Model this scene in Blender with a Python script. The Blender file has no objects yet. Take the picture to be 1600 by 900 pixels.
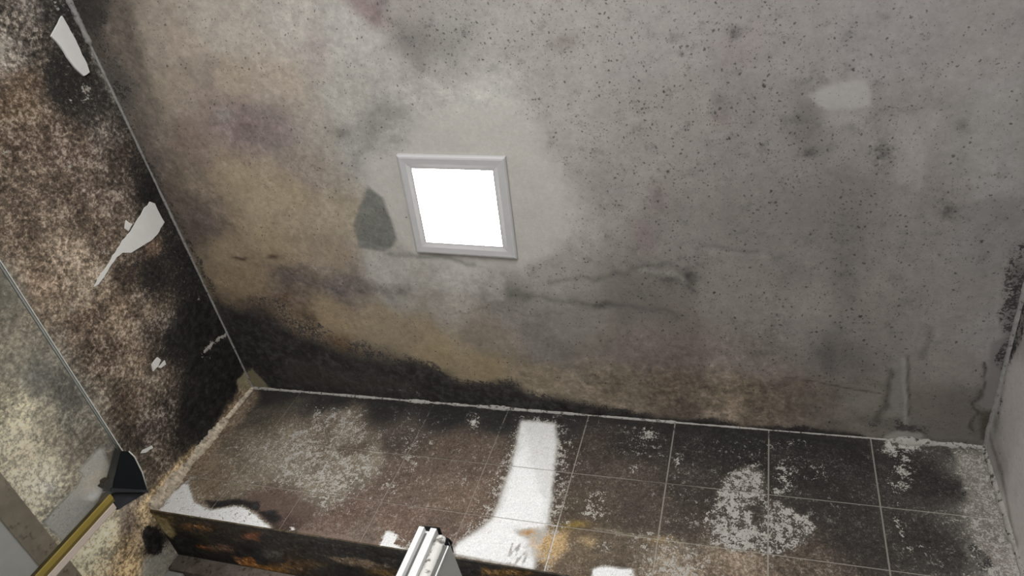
import bpy, bmesh, math, random
import numpy as np
from mathutils import Matrix, Vector

sc = bpy.context.scene
COL = sc.collection

# ------------------------------------------------------------------ camera
CAM_Z = 1.30
CM = [[0.9449386662702945, -0.022295787983103665, 0.3264870821725255],
      [0.16526224126719663, -0.8285974541474776, -0.5348968597680057],
      [0.28245231207879995, 0.5594007122059671, -0.7792891213053067]]
cam = bpy.data.cameras.new('camera')
cam_ob = bpy.data.objects.new('camera', cam)
COL.objects.link(cam_ob)
mw = Matrix(CM).to_4x4(); mw.translation = Vector((0, 0, CAM_Z))
cam_ob.matrix_world = mw
cam.sensor_width = 36; cam.lens = 25.306; cam.clip_start = .01
sc.camera = cam_ob

# ------------------------------------------------------------------ world, lights, exposure
world = bpy.data.worlds.new('world'); sc.world = world
world.use_nodes = True
world.node_tree.nodes['Background'].inputs[0].default_value = (.75, .8, .9, 1)
world.node_tree.nodes['Background'].inputs[1].default_value = .02
sc.view_settings.view_transform = 'Standard'
sc.view_settings.look = 'None'
sc.view_settings.gamma = 1
sc.view_settings.use_curve_mapping = False
sc.view_settings.exposure = -0.43
sc.cycles.max_bounces = 10
sc.cycles.diffuse_bounces = 6
sc.cycles.transparent_max_bounces = 12
PANEL_EMIT = 45.0

def area_light(name, loc, aim, sx, sy, power, col):
    l = bpy.data.lights.new(name, 'AREA'); l.shape = 'RECTANGLE'
    l.size = sx; l.size_y = sy; l.energy = power; l.color = col
    o = bpy.data.objects.new(name, l); COL.objects.link(o)
    o.location = loc
    o.rotation_euler = (Vector(aim) - Vector(loc)).to_track_quat('-Z', 'Z').to_euler()
    return o

area_light('room_fill_light', (-.20, -1.54, 1.05), (-1.25, .5, 1.9), 1.0, 1.7, 100, (.97, .98, 1.0))  # added fill lamp, brightens ceiling and walls from behind the camera

# ------------------------------------------------------------------ room numbers (metres)
ZC = 2.55                 # ceiling height
L, R, D, F = -1.382, 0.4442, 1.230, -1.60
ZS = 2.11                 # head of the window recess
YR = 1.397                # depth of the recess
Z1, Z2 = CAM_Z + .8516 * 1.25, CAM_Z + .7359 * 1.25   # horizontal tile joints
TX0, TS = .1853 * 1.25, .1658 * 1.25                    # vertical tile joints
FPX = 1124.7

def ray(px, py):
    l = ((px - 800) / FPX, -(py - 450) / FPX, -1.0)
    return np.array([sum(CM[i][k] * l[k] for k in range(3)) for i in range(3)])

def at(px, py, axis, val):
    """point of the plane axis=val (world) seen at photograph position px, py"""
    d = ray(px, py); v = val - (CAM_Z if axis == 2 else 0)
    p = d * (v / d[axis]); p[2] += CAM_Z
    return p

# surfaces: axis, value, the two in-plane axes
SURF = {'ceiling': (2, ZC, 0, 1), 'left': (0, L, 1, 2), 'back': (1, D, 0, 2),
        'right': (0, R, 1, 2), 'soffit': (2, ZS, 0, 1), 'head': (1, YR, 0, 2)}

def uv_at(s, px, py):
    a, v, i, j = SURF[s]; p = at(px, py, a, v)
    return np.array([p[i], p[j]])

# ------------------------------------------------------------------ noise on arrays
def _hash(ix, iy, seed):
    n = (ix.astype(np.int64) * 374761393 + iy.astype(np.int64) * 668265263 + seed * 1274126177) & 0x7fffffff
    n = ((n ^ (n >> 13)) * 1103515245) & 0x7fffffff
    n = ((n ^ (n >> 11)) * 12345677) & 0x7fffffff
    return ((n >> 7) & 0xffff) / 65535.0

def vnoise(u, v, f, seed=0):
    x, y = u * f + 1000, v * f + 1000
    ix, iy = np.floor(x), np.floor(y); fx, fy = x - ix, y - iy
    fx = fx * fx * (3 - 2 * fx); fy = fy * fy * (3 - 2 * fy)
    a = _hash(ix, iy, seed); b = _hash(ix + 1, iy, seed)
    c = _hash(ix, iy + 1, seed); d = _hash(ix + 1, iy + 1, seed)
    return (a * (1 - fx) + b * fx) * (1 - fy) + (c * (1 - fx) + d * fx) * fy - .5

def fbm(u, v, f, octv=4, seed=0, gain=.55):
    t = 0; amp = 1; s = 0
    for k in range(octv):
        t = t + amp * vnoise(u, v, f * 2 ** k, seed + k * 17); s += amp; amp *= gain
    return t / s * 2

def lin(c):
    return [((x / 255 + .055) / 1.055) ** 2.4 if x > 10 else x / 255 / 12.92 for x in c]

def sstep(a, b, x):
    t = np.clip((x - a) / (b - a), 0, 1)
    return t * t * (3 - 2 * t)

# ------------------------------------------------------------------ stain maps
# channels: 0-2 stain colour (linear), 3 mottle, 4 speckle, 5 flake (bare / fresh paint), 6 black mould, 7 grain
CH = {'mot': 3, 'spk': 4, 'flk': 5, 'blk': 6, 'grn': 7}

def seg_dist(u, v, a, b):
    d = b - a; t = np.clip(((u - a[0]) * d[0] + (v - a[1]) * d[1]) / max(d @ d, 1e-12), 0, 1)
    return np.hypot(u - a[0] - t * d[0], v - a[1] - t * d[1])

def field(s, u, v):
    S = STAINS[s]
    wa = S.get('warp', 1.0)
    wu = u + wa * (.016 * fbm(u, v, 9, 3, 5) + .008 * fbm(u, v, 45, 2, 6))
    wv = v + wa * (.016 * fbm(u, v, 9, 3, 8) + .008 * fbm(u, v, 45, 2, 9))
    out = np.zeros((len(u), 8)); W = np.zeros(len(u))
    for c in S['base']:
        px, py, rgb = c[0], c[1], c[2]
        e = c[3] if len(c) > 3 else {}
        q = uv_at(s, px, py)
        w = 1 / ((wu - q[0]) ** 2 + (wv - q[1]) ** 2 + .0004) ** 1.9
        val = np.array(lin(rgb) + [e.get(k, S['default'][k]) for k in ('mot', 'spk', 'flk', 'blk', 'grn')])
        out += w[:, None] * val; W += w
    out /= W[:, None]
    out[:, :3] *= S.get('gain', 1.0)
    for op in S['ops']:
        kind, pts, wpx, fpx, vals = op[:5]
        st = op[5] if len(op) > 5 else 1.0
        crisp = op[6] if len(op) > 6 else 0
        uu, vv = (u + .2 * (wu - u), v + .2 * (wv - v)) if crisp else (wu, wv)
        P = [uv_at(s, *p) for p in pts]
        sc_ = S.get('mpp', .0014)
        if kind == 'blob':            # centre, then half-axes wpx x fpx in photo pixels
            c = P[0]
            ax = uv_at(s, pts[0][0] + wpx, pts[0][1]) - c
            ay = uv_at(s, pts[0][0], pts[0][1] + fpx) - c
            J = np.linalg.inv(np.array([ax, ay]).T)
            a = J[0, 0] * (uu - c[0]) + J[0, 1] * (vv - c[1]); b = J[1, 0] * (uu - c[0]) + J[1, 1] * (vv - c[1])
            k = np.exp(-(a * a + b * b) * 1.1)
        else:
            if kind == 'line':
                d = np.full(len(u), 9.0)
                for i in range(len(P) - 1):
                    d = np.minimum(d, seg_dist(uu, vv, P[i], P[i + 1]))
                d = d - wpx * sc_ / 2
            else:                     # filled polygon
                d = np.full(len(u), 9.0); ins = np.zeros(len(u), bool)
                for i in range(len(P)):
                    a, b = P[i], P[(i + 1) % len(P)]
                    d = np.minimum(d, seg_dist(uu, vv, a, b))
                    if a[1] != b[1]:
                        cr = ((a[1] > vv) != (b[1] > vv)) & (uu < (b[0] - a[0]) * (vv - a[1]) / (b[1] - a[1]) + a[0])
                        ins ^= cr
                d = np.where(ins, -d, d) - wpx * sc_
            k = 1 - sstep(-fpx * sc_ * .5, fpx * sc_ * .5, d)
        k = k * st
        for key, val in vals.items():
            if key == 'rgb':
                for i in range(3): out[:, i] += (lin(val)[i] * S.get('opgain', 1.0) - out[:, i]) * k
            elif key == 'mul':
                out[:, :3] *= (1 + (val - 1) * k)[:, None]
            else:
                out[:, CH[key]] += (val - out[:, CH[key]]) * k
    return out

STAINS = {}
_c = dict(mot=.14, spk=.36, flk=0, blk=0, grn=.04)
def C(x, y, r, g, b, **k): return (x, y, (r, g, b), k)
SP = dict(spk=.75, mot=.07)
STAINS['ceiling'] = dict(default=_c, gain=1.14, opgain=1.14, mpp=.0014, base=[
    C(150,20,62,57,52,blk=.35,mot=.3),C(190,50,105,97,88,mot=.3),C(260,60,150,139,126),C(350,40,157,150,140),C(450,40,160,155,147),C(560,60,166,162,155),
    C(640,40,140,134,130,**SP),C(700,60,146,142,137,**SP),C(850,50,152,147,142,**SP),C(1000,60,146,141,137,**SP),C(1200,60,136,131,128,**SP),
    C(1400,60,134,129,127,spk=0.54,mot=.08),C(1560,60,134,129,126,spk=0.34,mot=.08),C(195,140,92,86,80,mot=.3),C(220,170,116,108,98,mot=.25),C(280,150,148,137,121),C(360,130,152,141,125),
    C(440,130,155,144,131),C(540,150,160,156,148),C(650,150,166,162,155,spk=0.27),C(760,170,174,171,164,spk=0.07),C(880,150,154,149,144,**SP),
    C(1050,180,138,133,128,spk=0.88,mot=.08),C(1200,190,127,122,118,spk=0.94,mot=.08),C(1400,190,128,123,119,spk=0.47,mot=.08),C(1560,200,130,126,122,spk=0.20,mot=.08),
    C(240,250,112,103,94,mot=.25),C(300,215,130,116,105,mot=.2),C(370,190,130,117,112,mot=.25),C(430,200,130,120,115,mot=.2),C(500,220,148,142,133),
    C(560,230,148,145,139),C(620,190,150,148,142),C(300,300,122,110,96,mot=.25),C(315,350,98,88,80,mot=.3),C(380,290,150,136,114,mot=.15),
    C(450,300,148,134,113,mot=.15),C(520,330,150,139,121,mot=.15),C(480,260,138,127,116,mot=.2),C(350,390,142,127,105,mot=.15),C(420,380,142,127,105,mot=.15),
    C(520,400,142,129,112,mot=.15),C(600,420,160,156,149,spk=0.14),C(720,430,162,158,151,spk=0.14),C(860,330,163,159,152,spk=0.14,mot=.08),C(860,430,142,137,131,spk=0.68,mot=.08),
    C(960,300,140,135,130,spk=0.81,mot=.08),C(1050,360,124,119,114,spk=0.88,mot=.08),C(1200,350,117,112,107,spk=0.88,mot=.08),C(1320,330,113,108,104,spk=0.88,mot=.08),C(1450,330,124,119,115,spk=0.68,mot=.08),
    C(1550,350,121,117,114,spk=0.47,mot=.08),C(380,440,130,114,92,mot=.2),C(455,450,102,90,80,mot=.3),C(540,445,107,98,93,mot=.3),C(620,460,141,136,128,spk=0.14),
    C(700,480,141,135,127,spk=0.14),C(800,480,121,116,109,spk=0.34),C(900,500,122,117,110,spk=0.34,mot=.08),C(1000,470,106,101,95,spk=0.68,mot=.08),C(1060,490,96,90,85,spk=0.81,mot=.08),
    C(1130,470,110,105,100,spk=0.94,mot=.08),C(1250,490,116,111,106,spk=1.35,mot=.08),C(1350,500,108,103,98,spk=1.76,mot=.08),C(1480,500,114,109,105,spk=0.61,mot=.08),C(410,500,74,64,57,mot=.35,blk=.3),
    C(470,490,112,98,80,mot=.3),C(520,490,138,122,99,mot=.15),C(600,500,138,125,104,mot=.12),C(660,520,136,123,102,mot=.12),C(760,530,124,115,103,mot=.15),
    C(850,540,113,108,102,mot=.15),C(950,540,113,106,98,mot=.15),C(1050,550,106,96,91,mot=.2),C(1180,560,102,95,90,spk=0.81,mot=.2),C(1300,560,98,93,89,spk=1.76,mot=.08),
    C(1400,560,110,105,100,spk=0.81,mot=.08),C(1480,580,110,105,100,spk=0.47,mot=.08),C(1530,520,114,110,107,spk=0.34,mot=.08),C(430,570,42,38,35,mot=.3,blk=.55),C(500,560,48,44,41,mot=.3,blk=.45),
    C(560,585,50,46,43,mot=.3,blk=.4),C(620,590,50,46,44,mot=.3,blk=.45),C(760,570,132,118,94,mot=.12),C(680,545,135,121,97,mot=.12),C(850,590,124,113,96,mot=.28),
    C(950,600,116,105,90,mot=.35),C(1050,600,106,94,82,mot=.45),C(1150,620,108,97,83,mot=.45),C(1200,640,92,83,73,mot=.45),C(1280,630,90,83,75,spk=0.68,mot=.2),
    C(1350,630,102,97,90,spk=0.54,mot=.08),C(1450,630,96,91,85,spk=0.54,mot=.08),C(1500,640,88,83,78,spk=0.54,mot=.08)],
  ops=[
    # black mould along the left wall corner and the back wall corner
    ('line',[(100,-30),(150,60),(205,170)],34,60,dict(blk=.42,mot=.3),.8),
    ('line',[(205,200),(255,300),(330,450),(385,560)],12,26,dict(blk=.62,mul=.7),.9),
    ('poly',[(225,200),(270,280),(330,330),(350,360),(300,370),(260,300)],0,60,dict(rgb=(88,78,72),mot=.25),.6),
    ('poly',[(350,480),(400,490),(450,515),(500,545),(540,560),(590,568),(650,566),(690,582),(730,598),(800,598),(830,614),(880,626),(950,640),(1010,648),(1090,655),(1200,672),(1350,686),(1350,700),(1100,690),(850,660),(650,640),(400,625),(360,560)],0,30,dict(blk=.80,mot=.3,rgb=(42,39,37)),1),
    ('poly',[(440,560),(520,575),(600,585),(660,600),(650,618),(560,612),(450,600)],0,30,dict(blk=.36,rgb=(62,55,50),mot=.4),.8),
    ('poly',[(590,610),(640,600),(665,618),(655,626)],0,8,dict(flk=.36),.8),
    ('line',[(1380,686),(1530,694)],10,14,dict(blk=.5,mul=.75),.8),
    ('poly',[(1340,655),(1450,660),(1450,678),(1360,676)],0,14,dict(blk=.25,mul=.75),.7),
    ('poly',[(330,470),(345,465),(372,515),(352,520)],0,14,dict(rgb=(60,55,50)),.8),
    ('line',[(352,480),(362,505),(368,517),(385,517)],5,6,dict(flk=.55,blk=0),.7),
    ('poly',[(392,575),(418,606),(392,614),(380,590)],3,10,dict(rgb=(112,106,84),blk=0,mot=.1,spk=0),1),
    # purple and tan drifts
    ('blob',[(360,185)],70,34,dict(rgb=(116,102,100)),.6),('blob',[(320,120)],18,40,dict(rgb=(132,120,114)),.4),('blob',[(300,150)],40,40,dict(rgb=(126,114,108)),.3),
    ('blob',[(415,205)],34,26,dict(rgb=(118,104,104)),.55),('blob',[(490,80)],22,42,dict(rgb=(142,130,126)),.6),('blob',[(350,180)],14,10,dict(rgb=(140,137,130)),.7),
    ('poly',[(545,-5),(600,10),(600,50),(580,45),(560,20)],4,22,dict(rgb=(116,98,98),mot=.2,spk=.3),.75),
    ('blob',[(655,68)],52,34,dict(rgb=(112,108,103),spk=.9),.7),('blob',[(655,100)],22,28,dict(rgb=(120,116,110),spk=.7),.5),
    ('blob',[(250,275)],28,40,dict(mul=.78),.5),('blob',[(325,330)],34,30,dict(rgb=(98,86,80)),.55),
    ('blob',[(530,205)],14,12,dict(rgb=(96,93,88)),.7),('blob',[(580,205)],18,30,dict(rgb=(120,118,112)),.6),('blob',[(590,172)],40,16,dict(rgb=(128,126,120)),.5),
    ('blob',[(530,270)],26,26,dict(rgb=(128,125,118)),.5),('blob',[(470,425)],28,14,dict(rgb=(84,74,70),mot=.4),.7),
    ('line',[(440,430),(500,445),(560,450),(630,455)],16,24,dict(rgb=(92,85,84),mot=.35),.55),
    ('line',[(400,470),(450,500),(480,510)],14,26,dict(blk=.45,mot=.5),.7),
    ('blob',[(440,470)],14,10,dict(rgb=(70,52,40)),.5),('blob',[(530,530)],16,10,dict(rgb=(88,66,42)),.7),('blob',[(490,500)],12,10,dict(rgb=(72,56,44)),.6),
    ('blob',[(545,545)],12,8,dict(rgb=(88,66,42)),.6),('blob',[(445,460)],10,6,dict(rgb=(80,62,42)),.6),('blob',[(425,402)],14,4,dict(rgb=(50,38,28)),.9),
    ('blob',[(375,405)],14,4,dict(rgb=(50,40,30)),.9),
    ('blob',[(1010,370)],18,22,dict(rgb=(118,100,102)),.6),('blob',[(1030,310)],16,20,dict(rgb=(112,98,98)),.5),('blob',[(1125,185)],14,14,dict(rgb=(118,104,102)),.5),
    ('blob',[(1000,540)],40,24,dict(rgb=(108,94,92)),.5),('blob',[(1090,540)],34,30,dict(rgb=(104,90,88)),.5),('blob',[(1150,80)],60,50,dict(rgb=(130,120,120)),.3),
    ('blob',[(880,70)],26,14,dict(rgb=(110,102,98),spk=1),.6),('blob',[(1147,50)],10,10,dict(rgb=(60,58,55),spk=1.2),.8),('blob',[(1058,78)],7,5,dict(rgb=(55,52,50)),.8),
    ('blob',[(1125,155)],20,16,dict(rgb=(96,92,88),spk=1),.6),('blob',[(1260,190)],26,40,dict(rgb=(82,78,74),spk=1.1),.55),('blob',[(1285,134)],7,5,dict(rgb=(40,38,36)),.9),
    ('blob',[(1255,235)],16,8,dict(rgb=(62,59,56),spk=1),.8),('blob',[(1372,240)],16,22,dict(rgb=(76,73,70),spk=1),.7),('blob',[(1370,180)],12,50,dict(mul=.85,spk=1),.6),
    ('blob',[(1370,200)],16,60,dict(spk=1),.8),('blob',[(1480,320)],20,16,dict(rgb=(70,66,62),spk=.9),.4),('blob',[(1510,195)],16,12,dict(rgb=(80,77,74),spk=.9),.5),
    ('blob',[(1240,425)],30,28,dict(mul=.72,spk=1),.5),('blob',[(1320,430)],26,90,dict(mul=.68,spk=1.7),.75),('blob',[(1295,550)],14,40,dict(mul=.62,spk=1.1),.7),
    ('blob',[(1340,560)],60,44,dict(mul=.72,spk=1.7),.7),('blob',[(1210,515)],10,12,dict(rgb=(50,47,44)),.6),('blob',[(1180,560)],16,44,dict(mul=.8,spk=.8),.5),
    # smears left by a cloth and a filling knife
    ('line',[(800,465),(850,460),(900,470),(940,478),(990,480),(1060,495)],5,18,dict(rgb=(76,72,68),spk=.8),.75),
    ('blob',[(805,458)],22,16,dict(rgb=(98,97,92)),.6),('blob',[(940,476)],16,7,dict(rgb=(62,58,55)),.7),
    ('line',[(700,490),(760,484),(830,490),(880,482)],2,6,dict(rgb=(92,88,80)),.7),
    ('line',[(860,440),(940,432),(1040,410),(1060,425),(1080,450)],7,12,dict(rgb=(84,80,76),spk=.8),.55),
    ('blob',[(1072,430)],10,14,dict(rgb=(42,40,38),spk=1),.85),('blob',[(1045,440)],12,6,dict(rgb=(48,46,44),spk=1),.8),
    ('line',[(1000,425),(1040,425),(1065,440)],8,8,dict(rgb=(132,128,122),spk=.1),.85),
    ('line',[(1100,388),(1150,392),(1200,398)],9,10,dict(rgb=(128,123,118),spk=.15),.75),
    ('line',[(1100,380),(1190,390)],4,10,dict(rgb=(84,80,76),spk=.9),.6),
    ('blob',[(1240,600)],26,14,dict(rgb=(108,92,80)),.5),
    ('line',[(880,595),(950,602),(1090,612),(1200,618)],2,6,dict(rgb=(70,62,54)),.5),
    ('line',[(1230,590),(1300,602),(1375,616)],1.6,4,dict(rgb=(48,44,40)),.9,1),
    # clean repaint around the lamp
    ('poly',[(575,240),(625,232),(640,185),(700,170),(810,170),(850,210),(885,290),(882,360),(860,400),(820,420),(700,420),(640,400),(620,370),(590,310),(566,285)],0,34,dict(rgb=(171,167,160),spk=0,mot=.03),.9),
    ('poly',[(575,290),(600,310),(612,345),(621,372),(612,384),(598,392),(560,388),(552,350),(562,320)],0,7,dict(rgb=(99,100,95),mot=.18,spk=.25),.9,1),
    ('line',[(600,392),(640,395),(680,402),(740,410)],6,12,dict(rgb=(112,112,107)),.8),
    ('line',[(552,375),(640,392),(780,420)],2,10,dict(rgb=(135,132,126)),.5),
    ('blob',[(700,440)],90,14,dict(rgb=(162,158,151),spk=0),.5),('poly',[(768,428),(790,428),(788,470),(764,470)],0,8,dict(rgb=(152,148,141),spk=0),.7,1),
    # filled patches on the right
    ('poly',[(1264,148),(1285,140),(1330,126),(1352,124),(1362,140),(1361,166),(1340,170),(1300,174),(1280,168)],0,6,dict(rgb=(150,146,142),spk=.04,mot=.02),1,1),
    ('poly',[(1285,172),(1350,172),(1345,200),(1290,195)],0,18,dict(rgb=(140,136,131),spk=.3),.6),
    ('poly',[(1405,180),(1470,172),(1470,200),(1445,225),(1440,290),(1400,285)],0,16,dict(rgb=(141,136,132),spk=.12),.75),
    ('poly',[(1545,115),(1600,110),(1600,300),(1530,300),(1535,180)],0,24,dict(rgb=(137,133,130),spk=.12),.75),
    ('poly',[(1396,560),(1418,560),(1418,650),(1386,654)],0,6,dict(rgb=(120,116,110),spk=.2),.8,1),
    ('line',[(1419,555),(1420,650)],3,4,dict(rgb=(64,60,56),spk=1),.75,1),('line',[(1412,560),(1416,690)],5,5,dict(rgb=(138,134,128),spk=0),.7,1),
    ('line',[(1390,580),(1380,625),(1372,660)],9,12,dict(rgb=(58,54,51),spk=1),.65),
    ('line',[(1445,510),(1440,560)],5,10,dict(rgb=(70,66,62),spk=1),.6),
    ('poly',[(1310,618),(1370,622),(1365,640),(1320,636)],0,12,dict(rgb=(120,115,109),spk=.1),.7),
    # smooth caulk band and mould near the right wall
    ('poly',[(1548,535),(1575,525),(1556,640),(1545,645),(1530,632),(1545,590)],0,5,dict(rgb=(113,108,105),spk=0,mot=.02),1,1),
    ('line',[(1538,560),(1536,600),(1525,632),(1520,670)],3.5,5,dict(rgb=(48,45,42),spk=1,blk=.2),.8),
    ('poly',[(1532,642),(1552,640),(1556,690),(1530,685)],0,8,dict(rgb=(62,60,50),mot=.3),.8,1),
    ('line',[(1594,420),(1590,480),(1584,540),(1576,565)],14,30,dict(blk=.85,mul=.5),.9),
    ('line',[(1600,380),(1590,440)],14,24,dict(blk=.45,mul=.8),.8)])

_l = dict(mot=.42, spk=0, flk=0, blk=.0, grn=.22)
STAINS['left'] = dict(default=_l, gain=1.75, opgain=1.6, mpp=.0017, base=[
    C(20,30,98,92,84,mot=.6),C(60,60,62,57,51,mot=.5),C(100,110,46,42,38,blk=.4),C(15,80,112,106,98,mot=.5,flk=.2),C(50,10,88,83,77),C(80,15,50,47,44,blk=.4),
    C(40,130,80,68,56,mot=.4),C(30,170,82,69,56),C(100,140,46,43,39,blk=.45),C(150,170,58,54,50,blk=.35),C(175,200,78,72,66),C(40,220,78,67,57,grn=.3),C(120,230,82,71,62,grn=.3),
    C(200,250,70,62,55),C(230,300,36,33,31,blk=.6),C(190,300,72,64,57),C(30,300,92,81,70,grn=.35),C(120,320,88,77,67,grn=.35),C(180,320,84,74,65,grn=.3),C(30,370,84,73,62,grn=.35),
    C(100,400,128,115,100,grn=.35),C(165,360,92,81,70,grn=.35),C(60,440,118,103,88,grn=.35),C(120,450,130,117,102,grn=.35),C(200,430,72,63,54,grn=.3),
    C(240,430,42,38,35,blk=.45),C(290,440,40,36,33,blk=.5),C(310,500,26,24,23,blk=.8),C(130,500,96,83,71,grn=.35),C(180,480,114,100,85,grn=.35),C(230,480,88,78,67),
    C(240,510,58,52,46),C(160,560,76,65,55,mot=.5),C(210,560,102,90,77,grn=.3),C(270,540,36,33,30,blk=.55),C(250,590,78,69,60),C(320,570,20,19,18,blk=.9),
    C(200,630,78,67,57),C(260,640,54,48,43,mot=.5),C(305,640,28,26,24,blk=.6),C(340,610,20,19,18,blk=.9),C(230,680,58,51,46),C(280,680,46,41,37),C(200,690,62,55,48),
    C(240,730,70,62,54),C(20,450,92,89,80,mot=.2,grn=.1),C(20,560,122,117,104,mot=.25,grn=.1),C(60,590,98,95,89,mot=.2,grn=.1),C(100,620,88,85,79,mot=.3),C(30,640,190,182,160,mot=.34),C(70,650,142,135,119,mot=.34),
    C(120,660,112,107,98,mot=.4),C(60,700,165,157,138,mot=.34),C(15,690,180,173,154,mot=.3),C(110,700,140,133,119,mot=.3),C(60,760,196,190,172,mot=.34),C(150,700,110,103,92),
    C(170,800,190,178,150,mot=.4),C(160,830,205,198,172,mot=.3),C(130,870,205,195,168,mot=.3),C(200,850,150,130,102,mot=.5),C(215,800,160,148,130,mot=.4),
    C(200,780,140,130,118),C(225,830,158,140,112,mot=.5),C(205,890,190,165,125,mot=.5),C(235,850,28,24,20,blk=.8),C(240,880,150,148,138,mot=.1,grn=.05)],
  ops=[
    ('line',[(110,0),(160,110),(212,225),(265,330),(350,520),(395,600)],26,40,dict(blk=.66),.85),
    ('poly',[(195,260),(235,310),(255,345),(262,400),(300,430),(330,500),(310,420),(250,290),(215,240)],4,30,dict(blk=.7),.8),
    ('poly',[(175,420),(205,402),(245,390),(262,420),(262,470),(240,480),(225,450),(190,440)],0,26,dict(blk=.62),.8),
    ('poly',[(290,480),(340,500),(400,620),(310,700),(270,690),(290,620),(300,560),(260,530)],0,34,dict(blk=.85),.8),
    ('poly',[(80,40),(110,20),(150,110),(160,165),(100,190),(70,130)],0,30,dict(blk=.6),.75),
    ('line',[(85,5),(90,20)],4,6,dict(flk=.6),.7),
    ('poly',[(0,70),(12,68),(14,82),(0,90)],0,8,dict(flk=.8),.8),('blob',[(60,20)],10,30,dict(flk=.34),.8),('blob',[(30,55)],34,26,dict(flk=.30),.8),
    ('blob',[(138,148)],14,12,dict(flk=.58),.9),('blob',[(113,157)],3,5,dict(flk=.9),1),('blob',[(58,78)],10,6,dict(flk=.45),.8),
    ('poly',[(140,75),(152,100),(178,160),(188,165),(170,125),(150,85)],2,12,dict(flk=.48,blk=0,rgb=(110,106,98)),.8),
    ('blob',[(6,238)],6,6,dict(flk=.7),1),('blob',[(107,258)],5,5,dict(flk=.6),1),('blob',[(85,243)],5,5,dict(flk=.5),1),('blob',[(25,312)],6,6,dict(flk=.65),1),
    ('blob',[(8,275)],8,8,dict(flk=.42),1),('blob',[(157,245)],5,5,dict(flk=.5),1),('blob',[(105,405)],26,20,dict(flk=.22),.8),('blob',[(160,395)],16,22,dict(flk=.30),.8),
    ('blob',[(120,440)],50,24,dict(flk=.2),.8),('blob',[(240,385)],12,12,dict(rgb=(120,100,84),blk=0),.8),('line',[(165,425),(130,470),(100,480)],16,16,dict(flk=.30,rgb=(140,128,112)),.7),
    ('blob',[(225,370)],22,10,dict(blk=0),.5),
    ('line',[(352,522),(330,535),(318,550)],8,6,dict(flk=.75,blk=0),.95),('line',[(318,550),(305,570)],3,5,dict(flk=.5),.8),('blob',[(312,470)],6,4,dict(flk=.6),.8),
    ('blob',[(100,515)],14,16,dict(flk=.34),.9),('blob',[(325,555)],10,8,dict(flk=.32),.8),
    ('blob',[(238,590)],14,12,dict(flk=.28,rgb=(128,118,104)),.8),
    ('poly',[(378,590),(392,575),(405,600),(395,615),(375,612),(372,595)],3,8,dict(rgb=(116,110,88),blk=0,mot=.1,grn=.05),1,1),
    # pale rubbed band beside the tile corner, widening downwards
    ('poly',[(392,605),(375,615),(330,675),(290,725),(250,750),(222,775),(200,800),(215,850),(240,800),(300,735),(350,665)],2,22,dict(rgb=(128,112,92),blk=0,mot=.45,grn=.3),.9),
    ('poly',[(300,700),(262,740),(232,770),(215,800),(228,830),(238,800),(290,740)],0,12,dict(rgb=(178,158,124),blk=0,mot=.5),.8),
    # bare plaster
    ('poly',[(157,697),(168,716),(182,742),(176,765),(150,790),(122,820),(96,848),(86,838),(66,818),(85,795),(118,762),(128,742),(120,738)],0,6,dict(rgb=(196,196,190),flk=.95,blk=0,mot=.05,grn=.03),1,1),
    ('poly',[(196,790),(182,805),(168,840),(150,870),(120,900),(90,880),(130,840),(172,800)],0,20,dict(rgb=(206,200,176),blk=0,mot=.22),.8),
    ('poly',[(175,795),(200,790),(215,810),(205,835),(185,840),(180,815)],0,16,dict(rgb=(96,84,76),mot=.3,blk=.15),.75),
    ('line',[(30,600),(58,583)],3,5,dict(rgb=(140,136,128)),.7),
    ('poly',[(222,825),(234,815),(248,838),(250,860),(232,866),(224,850)],0,10,dict(rgb=(22,19,17),blk=.9),.95)])  # shade of the hole under the recess head, painted as a dark patch

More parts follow.
